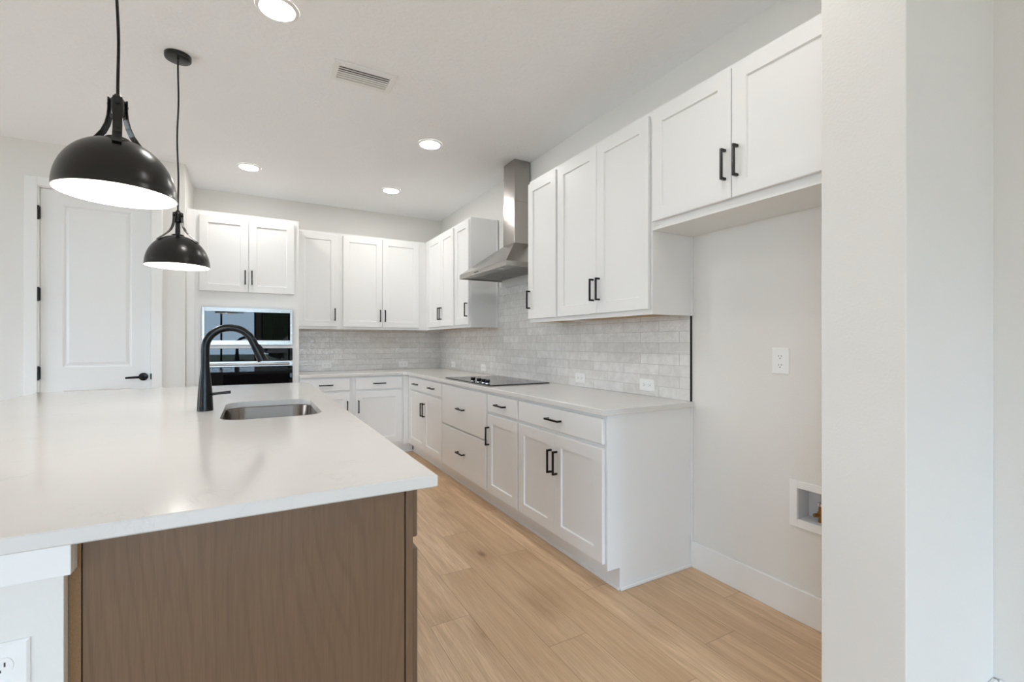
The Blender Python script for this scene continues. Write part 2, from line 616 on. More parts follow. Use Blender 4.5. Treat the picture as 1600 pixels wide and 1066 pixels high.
bboard('baseboard_right', XR - 0.015, XR, 0.764, YE - 0.001, 'white baseboard along the wall of the fridge space')
bboard('baseboard_hall', XR - 0.015, XR, YF, 0.540, 'white baseboard on the hall wall at the far right')
bboard('baseboard_stub', 1.484, XR - 0.015, 0.540, 0.555, 'white baseboard on the hall side of the short wall')
bboard('baseboard_end', 1.484, 1.499, 0.555, 0.764, 'white baseboard on the end of the short wall')
bboard('baseboard_pantry', XL, -1.562, YP - 0.015, YP, 'white baseboard left of the pantry door')
bboard('baseboard_corner', -0.698, -0.535, YP - 0.015, YP, 'white baseboard right of the pantry door')

# ------------------------------------------------------------------ pantry door
t = MB()
cw = 0.070
for (a, b, c, d) in ((DX0 - cw, DX0 + 0.004, 0, DZ + cw), (DX1 - 0.004, DX1 + cw, 0, DZ + cw)):
    t.box(a, b, YP - 0.018, YP, c, d, 0.003)
t.box(DX0 + 0.0041, DX1 - 0.0041, YP - 0.018, YP, DZ - 0.004, DZ + cw, 0.003)
t.box(DX0, DX0 + 0.012, YP, YP + 0.12, 0, DZ).box(DX1 - 0.012, DX1, YP, YP + 0.12, 0, DZ).box(DX0 + 0.012, DX1 - 0.012, YP, YP + 0.12, DZ - 0.012, DZ)
struct('trim_1', t, 'trim', 'white casing around the tall pantry door', 'trim')


def panel_door():
    """raised two-panel slab; panels are modelled into the front"""
    x0, x1, z0, z1, yf = DX0 + 0.014, DX1 - 0.014, 0.008, DZ - 0.014, YP + 0.012
    mb = MB()
    b = bmesh.new()
    panels = [(-1.347, -0.908, 1.040, 2.350), (-1.347, -0.908, 0.22, 0.853)]
    xs, zs = [x0, -1.347, -0.908, x1], [z0, 0.22, 0.853, 1.040, 2.350, z1]
    vg = [[b.verts.new((x, yf, z)) for z in zs] for x in xs]
    for i in range(3):
        for j in range(5):
            if i == 1 and j in (1, 3):
                continue
            b.faces.new((vg[i][j], vg[i + 1][j], vg[i + 1][j + 1], vg[i][j + 1]))
    for (a, c, d, e) in panels:
        lp = []
        for ins, dep in ((0, 0), (0.010, 0.010), (0.020, 0.011), (0.040, 0.004)):
            lp.append([b.verts.new((a + ins, yf + dep, d + ins)), b.verts.new((c - ins, yf + dep, d + ins)),
                       b.verts.new((c - ins, yf + dep, e - ins)), b.verts.new((a + ins, yf + dep, e - ins))])
        for p, q in zip(lp, lp[1:]):
            for i in range(4):
                b.faces.new((p[i], p[(i + 1) % 4], q[(i + 1) % 4], q[i]))
        b.faces.new(lp[-1])
    bmesh.ops.remove_doubles(b, verts=b.verts[:], dist=1e-5)
    # sides and back
    yb = yf + 0.035
    B = [b.verts.new((x0, yb, z0)), b.verts.new((x1, yb, z0)), b.verts.new((x1, yb, z1)), b.verts.new((x0, yb, z1))]
    b.faces.new(B)
    mb.merge(b)
    mb.box(x0, x0 + 0.001, yf, yb, z0, z1).box(x1 - 0.001, x1, yf, yb, z0, z1).box(x0 + 0.001, x1 - 0.001, yf, yb, z1 - 0.001, z1)
    return mb


dr = thing('door_1', ((DX0 + DX1) / 2, YP + 0.03, 0), 'tall white two panel pantry door with black lever', 'door')
dr['kind'] = 'structure'
panel_door().build('door_slab', 'doorpaint', dr)
for zc in (2.270, 1.625, 1.000, 0.25):
    h = MB()
    h.tube([(DX0 + 0.008, YP - 0.008, zc - 0.055), (DX0 + 0.008, YP - 0.008, zc + 0.055)], 0.008, 10)
    h.box(DX0 + 0.008, DX0 + 0.018, YP - 0.006, YP + 0.0115, zc - 0.048, zc + 0.048)
    h.build('hinge', 'black', dr)
lv = MB()
rot = [(-0.829 + 0.033 * math.cos(a), 0.949 + 0.033 * math.sin(a)) for a in [2 * PI * i / 28 for i in range(28)]]
lv.loft([[(x, YP + 0.012, z) for x, z in rot], [(x, YP + 0.004, z) for x, z in rot], [(-0.829 + (x + 0.829) * 0.8, YP + 0.001, 0.949 + (z - 0.949) * 0.8) for x, z in rot]])
ro = lv.build('rosette', 'black', dr, smooth=True)
lv = MB()
lv.tube([(-0.829, YP + 0.002, 0.949), (-0.829, YP - 0.045, 0.949)], 0.011, 12)
lv.tube([(-0.824, YP - 0.045, 0.949), (-0.87, YP - 0.046, 0.948), (-0.94, YP - 0.044, 0.944)], [0.011, 0.010, 0.0085], 12)
lv.build('lever', 'black', ro, smooth=True)
MB().box(DX1 - 0.013, DX1 - 0.004, YP - 0.0195, YP - 0.017, 0.925, 0.975).build('strike_plate', 'black', dr)

# ------------------------------------------------------------------ base cabinets, long wall
DRW = (0.738, 0.864)
DOR = (0.146, 0.716)


def base_body(t, F, u0, u1, back, name='cabinet_body', toe_u0=None, toe_u1=None):
    """carcass with a recessed toe kick; back = depth from the face"""
    mb = MB()
    F.box(mb, u0 + 0.0005, u1 - 0.0005, 0.114, CT - CTH - 0.0005, -back, 0.0)
    mb.build(name, 'cab', t)
    mb = MB()
    F.box(mb, (u0 if toe_u0 is None else toe_u0) + 0.0005, (u1 if toe_u1 is None else toe_u1) - 0.0005, 0.0, 0.1139, -back, -0.080)
    tk = mb.build('toe_kick', 'cab', t)
    mb = MB()
    F.box(mb, (u0 if toe_u0 is None else toe_u0), (u1 if toe_u1 is None else toe_u1) - 0.0005, 0.0, 0.018, -0.0799, -0.068, 0.003)
    mb.build('shoe_moulding', 'trim', tk)


DEP = XR - 1.52 - 0.001
GB = 'white base cabinets along the long wall'
t = thing('base_cabinet', (1.83, 2.18, 0), 'widest white base cabinet nearest the camera, beside the fridge space', 'cabinet', GB)
base_body(t, FR, YE, 2.605, DEP)
s = MB().box(1.6, XR - 0.0152, YE - 0.012, YE - 0.0002, 0, 0.018, 0.003).build('end_shoe_moulding', 'trim', t)
MB().box(XR - 0.012, XR - 0.001, YE - 0.010, YE - 0.0002, 0.145, CT - CTH - 0.001).build('scribe_moulding', 'trim', t)
d = slab(FR, 1.771, 2.597, *DRW, t)
pull(FR, 2.184, 0.801, False, d)
d = shaker(FR, 1.771, 2.1895, *DOR, t)
pull(FR, 2.162, 0.560, True, d)
d = shaker(FR, 2.1925, 2.597, *DOR, t)
pull(FR, 2.219, 0.560, True, d)

t = thing('base_cabinet', (1.83, 2.84, 0), 'narrow white base cabinet with one drawer over one door, right of the cooktop', 'cabinet', GB)
base_body(t, FR, 2.605, 3.066, DEP)
d = slab(FR, 2.616, 3.054, *DRW, t)
pull(FR, 2.835, 0.801, False, d)
d = shaker(FR, 2.616, 3.054, *DOR, t)
pull(FR, 3.028, 0.560, True, d)

t = thing('base_cabinet', (1.83, 3.54, 0), 'white base cabinet of two deep plain drawers under the cooktop', 'cabinet', GB)
base_body(t, FR, 3.066, 4.004, DEP)
d = slab(FR, 3.082, 3.996, 0.516, 0.864, t)
pull(FR, 3.54, 0.690, False, d)
d = slab(FR, 3.082, 3.996, 0.146, 0.504, t)
pull(FR, 3.54, 0.325, False, d)

t = thing('base_cabinet', (1.83, 4.5, 0), 'white base cabinet with two drawers and two doors, left of the cooktop', 'cabinet', GB)
base_body(t, FR, 4.004, 5.1095, DEP, toe_u1=5.18)
for a, b in ((4.012, 4.507), (4.514, 5.008)):
    d = slab(FR, a, b, *DRW, t)
    pull(FR, (a + b) / 2, 0.801, False, d)
    d = shaker(FR, a, b, *DOR, t)
    pull(FR, b - 0.027 if a < 4.2 else a + 0.027, 0.560, True, d)

# ------------------------------------------------------------------ base cabinets, short wall
DEPB = YB - 5.11 - 0.001
GB2 = 'white base cabinets along the short wall'
t = thing('base_cabinet', (0.66, 5.4, 0), 'white base cabinet of one drawer over one door beside the oven tower', 'cabinet', GB2)
base_body(t, FB, 0.400, 0.915, DEPB)
d = slab(FB, 0.412, 0.886, *DRW, t)
pull(FB, 0.649, 0.801, False, d)
d = shaker(FB, 0.412, 0.886, *DOR, t)
pull(FB, 0.858, 0.560, True, d)
t = thing('base_cabinet', (1.3, 5.4, 0), 'white base cabinet of one drawer over one wide door in the far corner', 'cabinet', GB2)
base_body(t, FB, 0.915, XR - 0.001, DEPB, toe_u1=1.59)
d = slab(FB, 0.945, 1.440, *DRW, t)
pull(FB, 1.192, 0.801, False, d)
d = shaker(FB, 0.945, 1.440, *DOR, t)
pull(FB, 0.972, 0.560, True, d)
mb = MB()
FB.box(mb, 1.46, 1.5195, 0.115, 0.883, 0.0005, 0.012)
mb.build('corner_filler', 'cab', t)

# ------------------------------------------------------------------ perimeter worktop
b = MB()
z0, z1 = CT - CTH, CT
fx, fy = XR - 0.645, YB - 0.640
pts = [(0.398, fy), (fx - 0.03, fy), (fx, fy - 0.03), (fx, YE - 0.018), (XR - 0.001, YE - 0.018), (XR - 0.001, YB - 0.001), (0.398, YB - 0.001)]


def inset(pts, d):
    out = []
    n = len(pts)
    for i in range(n):
        p0, p1, p2 = Vector(pts[i - 1]), Vector(pts[i]), Vector(pts[(i + 1) % n])
        e1, e2 = (p1 - p0).normalized(), (p2 - p1).normalized()
        n1, n2 = Vector((-e1.y, e1.x)), Vector((-e2.y, e2.x))
        m = (n1 + n2).normalized()
        out.append(p1 + m * d / max(0.2, m.dot(n1)))
    return out


area = sum(pts[i - 1][0] * pts[i][1] - pts[i][0] * pts[i - 1][1] for i in range(len(pts)))
sg = 1 if area > 0 else -1
b.loft([[(p.x, p.y, z0) for p in inset(pts, sg * 0.002)], [(p[0], p[1], z0 + 0.002) for p in pts], [(p[0], p[1], z1 - 0.003) for p in pts],
        [(p.x, p.y, z1) for p in inset(pts, sg * 0.003)]])
b.build('countertop', 'quartz', None, label='white quartz worktop turning the corner below the tiles', cat='countertop')

# ------------------------------------------------------------------ tiled backsplash
t = MB().box(XR - 0.010, XR - 0.0003, YE + 0.004, YB - 0.010, CT + 0.0003, UB + 0.012).box(XR - 0.010, XR - 0.0003, 2.99, 4.085, UB + 0.012, 1.78)
bs = t.build('tile_backsplash', 'tile_r', None, label='glossy pale grey tile backsplash along the cooktop wall', cat='backsplash')
MB().box(XR - 0.012, XR - 0.0003, YE - 0.001, YE + 0.0039, CT, UB - 0.0005).build('edge_trim', 'black', bs, label='thin black metal tile edge')
MB().box(0.398, XR - 0.0101, YB - 0.010, YB - 0.0003, CT + 0.0003, UB + 0.012).build(
    'tile_backsplash', 'tile_b', None, label='glossy pale grey tile backsplash on the short far wall', cat='backsplash')

# ------------------------------------------------------------------ wall cabinets
DU = (1.418, 2.432)


def upper_body(t, F, u0, u1, z0, z1, back, under='tan', lip=True):
    mb = MB()
    if lip:
        F.box(mb, u0 + 0.0004, u1 - 0.0004, z0 + 0.014, z1, -back, 0.0)
        F.box(mb, u0 + 0.0004, u1 - 0.0004, z0, z0 + 0.0141, -0.019, 0.0)
        F.box(mb, u0 + 0.0004, u0 + 0.016, z0, z0 + 0.0141, -back, -0.0189)
        F.box(mb, u1 - 0.016, u1 - 0.0004, z0, z0 + 0.0141, -back, -0.0189)
    else:
        F.box(mb, u0 + 0.0004, u1 - 0.0004, z0, z1, -back, 0.0)
    mb.build('cabinet_body', 'cab', t)
    if lip:
        mb = MB()
        F.box(mb, u0 + 0.0165, u1 - 0.0165, z0 + 0.011, z0 + 0.0139, -back, -0.0192)
        mb.build('underside', under, t, label='bare tan plywood underside')


UD = XR - 1.827 - 0.0105
GU = 'white wall cabinets along the long wall'
t = thing('wall_cabinet', (1.98, 1.27, 1.83), 'short white two door wall cabinet above the empty fridge space', 'cabinet', GU)
upper_body(t, FRU, 0.800, YE - 0.001, 1.830, UT, XR - 1.827 - 0.001, lip=False)
for a, b_, pu in ((1.287, 1.742, 1.314), (0.815, 1.282, 1.255)):
    d = shaker(FRU, a, b_, 1.870, 2.434, t)
    pull(FRU, pu, 2.021, True, d)

t = thing('wall_cabinet', (1.98, 2.18, UB), 'tall white two door wall cabinet between the hood side cabinet and fridge space', 'cabinet', GU)
upper_body(t, FRU, YE, 2.607, UB, UT, UD)
MB().box(XR - 0.011, XR - 0.001, YE - 0.010, YE - 0.0002, UB, 1.829).build('scribe_moulding', 'trim', t)
for a, b_, pu in ((1.768, 2.187, 2.160), (2.190, 2.598, 2.217)):
    d = shaker(FRU, a, b_, *DU, t)
    pull(FRU, pu, 1.562, True, d)

t = thing('wall_cabinet', (1.98, 2.8, UB), 'narrow white one door wall cabinet just right of the range hood', 'cabinet', GU)
upper_body(t, FRU, 2.607, 2.992, UB, UT, UD)
d = shaker(FRU, 2.620, 2.984, *DU, t)
pull(FRU, 2.957, 1.562, True, d)

t = thing('wall_cabinet', (1.98, 4.28, UB), 'narrow white one door wall cabinet just left of the range hood', 'cabinet', GU)
upper_body(t, FRU, 4.085, 4.466, UB, UT, UD)
MB().box(XR - 0.021, XR - 0.0105, 4.076, 4.0848, UB, UT).build('scribe_moulding', 'trim', t)
d = shaker(FRU, 4.098, 4.446, *DU, t)
pull(FRU, 4.125, 1.562, True, d)

t = thing('wall_cabinet', (1.98, 4.9, UB), 'white two door wall cabinet running into the far right corner', 'cabinet', GU)
upper_body(t, FRU, 4.466, YB - 0.011, UB, UT, UD)
for a, b_, pu in ((4.492, 4.852, 4.825), (4.855, 5.290, 4.882)):
    d = shaker(FRU, a, b_, *DU, t)
    pull(FRU, pu, 1.562, True, d)

UDB = YB - 5.417 - 0.0105
GU2 = 'white wall cabinets along the short wall'
t = thing('wall_cabinet', (0.62, 5.57, UB), 'white one door wall cabinet touching the oven tower', 'cabinet', GU2)
upper_body(t, FBU, 0.398, 0.836, UB, UT - 0.002, UDB)
d = shaker(FBU, 0.412, 0.806, *DU, t)
pull(FBU, 0.780, 1.550, True, d)
t = thing('wall_cabinet', (1.3, 5.57, UB), 'white two door wall cabinet in the middle of the short wall', 'cabinet', GU2)
upper_body(t, FBU, 0.836, 1.8265, UB, UT - 0.002, UDB)
for a, b_, pu in ((0.868, 1.2985, 1.272), (1.3015, 1.735, 1.328)):
    d = shaker(FBU, a, b_, *DU, t)
    pull(FBU, pu, 1.550, True, d)

# ------------------------------------------------------------------ oven tower
TX0, TX1 = -0.534, 0.3965
t = thing('oven_tower', (-0.07, 5.4, 0), 'tall white cabinet housing the wall oven and microwave', 'cabinet')
mb = MB()
FB.box(mb, TX0, TX1, 0.114, 0.430, -DEPB, 0)              # below the oven
FB.box(mb, TX0, -0.410, 0.4301, 1.565, -DEPB, 0)
FB.box(mb, 0.331, TX1, 0.4301, 1.565, -DEPB, 0)
FB.box(mb, -0.4099, 0.3309, 1.180, 1.226, -DEPB, 0)
FB.box(mb, TX0, TX1, 1.5651, 2.463, -DEPB, 0)
FB.box(mb, -0.4099, 0.3309, 0.4301, 1.1799, -DEPB, -DEPB + 0.012)
FB.box(mb, -0.4099, 0.3309, 1.2261, 1.5649, -DEPB, -DEPB + 0.012)
mb.build('cabinet_body', 'cab', t)
mb = MB()
FB.box(mb, TX0, TX1, 0, 0.1139, -DEPB, -0.08)
mb.build('toe_kick', 'cab', t)
mb = MB()
FB.box(mb, TX0, -0.470, 0.1141, 2.460, 0.0003, 0.016, 0.002)
mb.build('filler_strip', 'cab', t)
for a, b_, pu in ((-0.436, -0.0445, -0.071), (-0.0415, 0.352, -0.015)):
    d = shaker(FB, a, b_, 1.722, 2.424, t)
    pull(FB, pu, 1.862, True, d)
d = slab(FB, -0.430, 0.350, 0.146, 0.405, t)
pull(FB, -0.04, 0.276, False, d)

# microwave
mx0, mx1, mz0, mz1 = -0.4165, 0.3375, 1.219, 1.5735
t = thing('microwave', (-0.04, 5.3, mz0), 'built in stainless microwave with black glass above the wall oven', 'microwave')
mb = MB()
FB.box(mb, mx0 + 0.012, mx1 - 0.012, mz0 + 0.010, mz1 - 0.012, -0.42, 0.0004)
mb.build('oven_body', 'dark', t)


def frame(F, u0, u1, z0, z1, a, bt, tp, n0, n1):
    mb = MB()
    F.box(mb, u0, u0 + a, z0, z1, n0, n1, 0.0015)
    F.box(mb, u1 - a, u1, z0, z1, n0, n1, 0.0015)
    F.box(mb, u0 + a, u1 - a, z0, z0 + bt, n0, n1, 0.0015)
    F.box(mb, u0 + a, u1 - a, z1 - tp, z1, n0, n1, 0.0015)
    return mb


frame(FB, mx0, mx1, mz0, mz1, 0.021, 0.044, 0.040, 0.0005, 0.020).build('trim_frame', 'steel', t)
mb = MB()
FB.box(mb, mx0 + 0.0212, mx1 - 0.0212, mz0 + 0.0442, mz1 - 0.0402, 0.0005, 0.016)
mb.build('glass_door', 'glass_black', t)
mb = MB()
FB.box(mb, -0.25, -0.08, mz1 - 0.052, mz1 - 0.043, 0.0161, 0.022, 0.002)
mb.build('dark_bar', 'black', t)  # thin dark bar along the top of the glass

# wall oven
t = thing('wall_oven', (-0.04, 5.3, 0.42), 'black glass wall oven with steel bar handle under the microwave', 'oven')
mb = MB()
FB.box(mb, mx0 + 0.012, mx1 - 0.012, 0.4320, 1.178, -0.55, 0.0004)
mb.build('oven_body', 'dark', t)
mb = MB()
FB.box(mb, mx0, mx1, 1.068, 1.187, 0.0005, 0.022, 0.002)
mb.build('control_panel', 'glass_black', t)
mb = MB()
FB.box(mb, mx0, mx1, 1.012, 1.064, 0.0005, 0.018, 0.002)
mb.build('door_rail', 'steel', t, label='stainless rail across the door top')
mb = MB()
FB.box(mb, mx0, mx1, 0.425, 1.0105, 0.0005, 0.020, 0.003)
d = mb.build('glass_door', 'glass_black', t)
mb = MB()
mb.tube([FB.P(mx0 + 0.03, 1.036, 0.062), FB.P(mx1 - 0.03, 1.036, 0.062)], 0.011, 14)
for u in (mx0 + 0.06, mx1 - 0.06):
    mb.tube([FB.P(u, 1.036, 0.018), FB.P(u, 1.036, 0.060)], 0.008, 10)
mb.build('handle', 'steel', t, smooth=True)

# ------------------------------------------------------------------ range hood
HY0, HY1, HX0 = 3.097, 4.009, 1.680
CY0, CY1, CX0 = 3.468, 3.672, 1.962
t = thing('range_hood', (1.9, 3.55, 1.832), 'stainless chimney range hood over the cooktop', 'range hood')
xw = XR - 0.0105
mb = MB()
mb.box(HX0, HX0 + 0.012, HY0, HY1, 1.832, 1.872, 0.001).box(HX0 + 0.0121, xw, HY0, HY0 + 0.012, 1.832, 1.872, 0.001).box(HX0 + 0.0121, xw, HY1 - 0.012, HY1, 1.832, 1.872, 0.001)
mb.box(HX0 + 0.0121, xw, HY0 + 0.0121, HY1 - 0.0121, 1.862, 1.871)
mb.build('rim', 'steel', t)


def hoodloop(f, z):
    x = HX0 + (CX0 - HX0) * f
    return [(x, HY0 + (CY0 - HY0) * f, z), (xw, HY0 + (CY0 - HY0) * f, z), (xw, HY1 + (CY1 - HY1) * f, z), (x, HY1 + (CY1 - HY1) * f, z)]


MB().loft([hoodloop(0.0, 1.8725), hoodloop(1.0, 2.104)]).build('canopy', 'steelv', t)
MB().box(CX0, xw, CY0, CY1, 2.1045, 2.470, 0.0015).build('lower_chimney', 'steelv', t)
MB().box(CX0 + 0.004, xw, CY0 + 0.004, CY1 - 0.004, 2.4705, HC - 0.0005, 0.001).build('upper_chimney', 'steelv', t)
for a, b_ in ((HY0 + 0.03, (HY0 + HY1) / 2 - 0.004), ((HY0 + HY1) / 2 + 0.004, HY1 - 0.03)):
    mb = MB().box(HX0 + 0.11, xw - 0.02, a, b_, 1.842, 1.848)
    for q in range(14):
        yy = a + 0.012 + q * (b_ - a - 0.024) / 13
        mb.box(HX0 + 0.125, xw - 0.035, yy - 0.004, yy + 0.004, 1.840, 1.8422)
    mb.build('grease_filter', 'steel', t)
MB().box(HX0 + 0.0125, HX0 + 0.105, HY0 + 0.014, HY1 - 0.014, 1.842, 1.848).build('light_panel', 'steel', t)
for y in (3.30, 3.80):
    MB().lathe((HX0 + 0.058, y, 1.8385), [(0.030, 0.0), (0.030, 0.0034)], 24).build('hood_lamp', 'grey', t)
for q in range(4):
    MB().box(HX0 - 0.002, HX0 - 0.0002, 3.60 + q * 0.022, 3.612 + q * 0.022, 1.848, 1.857).build('button', 'dark', t)

# ------------------------------------------------------------------ cooktop
t = thing('cooktop', (1.8, 3.55, CT), 'black glass cooktop with four knobs set into the worktop', 'cooktop')
MB().box(1.540, 2.075, 3.092, 4.008, CT + 0.0003, CT + 0.009, 0.002).build('glass_top', 'ceran', t)
for (u, v) in ((1.600, 3.530), (1.600, 3.415), (1.600, 3.325), (1.600, 3.255)):
    kn = MB().lathe((u, v, CT + 0.0091), [(0.019, 0), (0.019, 0.004), (0.017, 0.006), (0.0185, 0.008), (0.020, 0.026), (0.0185, 0.029)], 24).build('knob', 'black', t, smooth=True)
    MB().lathe((u, v, CT + 0.0091), [(0.0215, 0), (0.0215, 0.0035)], 24).build('knob_ring', 'chrome', kn)
for (x, y, r) in ((1.93, 3.35, 0.09), (1.93, 3.78, 0.105), (1.72, 3.80, 0.075)):
    rg = MB()
    rg.lathe((x, y, CT + 0.0089), [(r, 0), (r, 0.0004), (r - 0.003, 0.0004), (r - 0.003, 0)], 48, False, False)
    rg.build('burner_ring', 'slot', t)


# ------------------------------------------------------------------ outlets
def outlet(F, u, z, horizontal, label, n0=0.0, w=0.074, h=0.120, name='wall_outlet'):
    """duplex receptacle with its cover plate"""
    t = thing(name, F.P(u, z - (w if horizontal else h) / 2, n0), label, 'outlet', 'white electrical outlets')
    hw, hh = (h / 2, w / 2) if horizontal else (w / 2, h / 2)
    q = lambda i, n: rect(F, u - hw, u + hw, z - hh, z + hh, i, n0 + n)
    MB().loft([q(0, 0.0003), q(0, 0.003), q(0.004, 0.006)]).build('cover_plate', 'plastic', t)
    for e in (-1, 1):
        uc, zc = (u + e * 0.0205, z) if horizontal else (u, z + e * 0.0205)
        pts = []
        for k in range(24):
            a = 2 * PI * k / 24
            cx, cz = 0.0172 * math.cos(a), 0.0172 * math.sin(a)
            if horizontal:
                cx = max(-0.0142, min(0.0142, cx))
            else:
                cz = max(-0.0142, min(0.0142, cz))
            pts.append((uc + cx, zc + cz))
        r = MB().loft([[F.P(a, b, n0 + 0.0058) for a, b in pts], [F.P(a, b, n0 + 0.0078) for a, b in pts]]).build('receptacle', 'plastic', t)
        mb = MB()
        for (du, dz, su, sz) in ((-0.0065, 0.003, 0.0022, 0.0085), (0.0065, 0.003, 0.0022, 0.0075), (0, -0.0075, 0.0045, 0.0045)):
            if horizontal:
                du, dz, su, sz = dz, du, sz, su
            F.box(mb, uc + du - su / 2, uc + du + su / 2, zc + dz - sz / 2, zc + dz + sz / 2, n0 + 0.0077, n0 + 0.0081)
        mb.build('contact_slots', 'slot', r)
    return t


FT = Face('x', XR - 0.010, -1)
FTB = Face('y', YB - 0.010, -1)
FW = Face('x', XR, -1)
outlet(FT, 2.082, 0.981, True, 'outlet on the tiles nearest the fridge space')
outlet(FT, 2.750, 0.979, True, 'outlet on the tiles just right of the cooktop', h=0.118)
outlet(FT, 4.403, 0.978, True, 'outlet on the tiles behind the left end of the cooktop', h=0.118)
outlet(FT, 5.250, 0.978, True, 'outlet on the tiles closest to the far right corner', h=0.118)
outlet(FTB, 0.738, 0.981, True, 'outlet on the short tiled wall near the oven tower', h=0.112)
outlet(FTB, 1.634, 0.975, True, 'outlet on the short tiled wall near the corner', h=0.116)
outlet(FW, 1.259, 1.156, False, 'upright outlet on the bare wall of the fridge space', w=0.080, h=0.122)

# ------------------------------------------------------------------ water supply box in the fridge space
t = thing('water_supply_box', (XR, 1.07, 0.416), 'white recessed water box with brass valve low in the fridge space', 'water box')
frame(FW, 0.925, 1.217, 0.416, 0.623, 0.0345, 0.035, 0.033, 0.0003, 0.008).build('face_frame', 'plastic', t)
mb = MB()
x1 = XR + 0.085
mb.box(x1, x1 + 0.003, BY0 + 0.001, BY1 - 0.001, BZ0 + 0.001, BZ1 - 0.001)
mb.box(XR + 0.0005, x1, BY0 + 0.001, BY0 + 0.004, BZ0 + 0.001, BZ1 - 0.001).box(XR + 0.0005, x1, BY1 - 0.004, BY1 - 0.001, BZ0 + 0.001, BZ1 - 0.001)
mb.box(XR + 0.0005, x1, BY0 + 0.004, BY1 - 0.004, BZ0 + 0.001, BZ0 + 0.004).box(XR + 0.0005, x1, BY0 + 0.004, BY1 - 0.004, BZ1 - 0.004, BZ1 - 0.001)
mb.build('recess_liner', 'grey', t)
mb = MB()
vy, vx = 1.108, XR + 0.045
mb.tube([(vx, vy, BZ0 + 0.004), (vx, vy, BZ0 + 0.030)], 0.011, 14)
mb.tube([(vx, vy, BZ0 + 0.028), (vx, vy, BZ0 + 0.048)], 0.015, 6)
mb.tube([(vx, vy, BZ0 + 0.046), (vx, vy, BZ0 + 0.075)], 0.010, 14)
mb.tube([(vx, vy, BZ0 + 0.036), (vx - 0.030, vy + 0.014, BZ0 + 0.036)], [0.009, 0.008], 12)
v = mb.build('valve', 'brass', t, smooth=True)
mb = MB()
mb.tube([(vx, vy, BZ0 + 0.075), (vx, vy, BZ0 + 0.088)], 0.016, 12)
mb.build('valve_handle', 'chrome', v, smooth=True)

# ------------------------------------------------------------------ island
IX0, IX1, IY0, IY1 = -1.247, 0.398, 1.090, 4.165
IP = 1.135                                                   # end panel plane
t = thing('kitchen_island', (-0.3, 2.6, 0), 'brown stained kitchen island with white end wall, under the big worktop', 'island')
zt = CT - CTH - 0.0005
mb = MB().box(-0.2775, 0.3475, IP + 0.020, IY1 - 0.04, 0.114, 0.655)
mb.box(-0.2775, -0.262, IP + 0.020, IY1 - 0.04, 0.6551, zt).box(0.330, 0.3485, IP + 0.020, IY1 - 0.04, 0.6551, zt)
mb.box(-0.2619, 0.3299, IP + 0.020, 2.20, 0.6551, zt).box(-0.2619, 0.3299, 3.06, IY1 - 0.04, 0.6551, zt)
mb.build('cabinet_body', 'browny', t)
MB().box(-0.2775, 0.27, IP + 0.02, IY1 - 0.06, 0, 0.1139).build('toe_kick', 'browny', t)
MB().box(-0.2765, 0.3275, IP, IP + 0.0195, 0.0, zt).build('end_panel', 'brown', t)
MB().box(0.3305, 0.349, IP - 0.002, IP + 0.0195, 0.114, zt, 0.001).build('end_stile', 'brown', t)
MB().box(-0.2955, -0.2785, IP - 0.002, IP + 0.0195, 0.0, zt).build('filler_strip', 'edge', t, label='rough raw brown filler edge')
MB().box(-0.90, -0.2965, 1.112, IY1 - 0.04, 0, zt, 0.001).build('knee_wall', 'wall', t, label='white painted wall backing the brown cabinets')
MB().box(-0.915, -0.2835, 1.098, 1.1118, 0.829, zt, 0.001).build('apron', 'trim', t)
MB().box(-0.2960, -0.2835, 1.1121, 1.1325, 0.829, zt).build('apron_return', 'trim', t)
ys = [1.1565, 1.92, 2.18, 3.08, 3.60, IY1 - 0.045]
for i, (a, b_) in enumerate(zip(ys, ys[1:])):
    if i == 1:
        continue
    d = slab(FI, a + 0.004, b_ - 0.004, 0.742, 0.868, t, 'browny')
    if i != 2:
        pull(FI, (a + b_) / 2, 0.805, False, d)
    m = (a + b_) / 2
    for (c0, c1, pu) in ((a + 0.004, m - 0.0015, m - 0.028), (m + 0.0015, b_ - 0.004, m + 0.028)):
        d = shaker(FI, c0, c1, 0.146, 0.712, t, 'browny')
        pull(FI, pu, 0.56, True, d)
# the two-door gap is a narrow pull-out
d = shaker(FI, 1.924, 2.176, 0.146, 0.868, t, 'browny')
pull(FI, 2.05, 0.82, False, d)


# worktop with the sink cut-out
def rrect(x0, x1, y0, y1, r, n=10):
    pts = []
    for (cx, cy, a0) in ((x1 - r, y1 - r, 0), (x0 + r, y1 - r, 90), (x0 + r, y0 + r, 180), (x1 - r, y0 + r, 270)):
        for k in range(n + 1):
            a = math.radians(a0 + 90 * k / n)
            pts.append((cx + r * math.cos(a), cy + r * math.sin(a)))
    return pts


SX0, SX1, SY0, SY1, SR = -0.128, 0.282, 2.272, 2.958, 0.095
inner = rrect(SX0, SX1, SY0, SY1, SR)
outer = [(IX1, IY1), (IX0, IY1), (IX0, IY0), (IX1, IY0)]


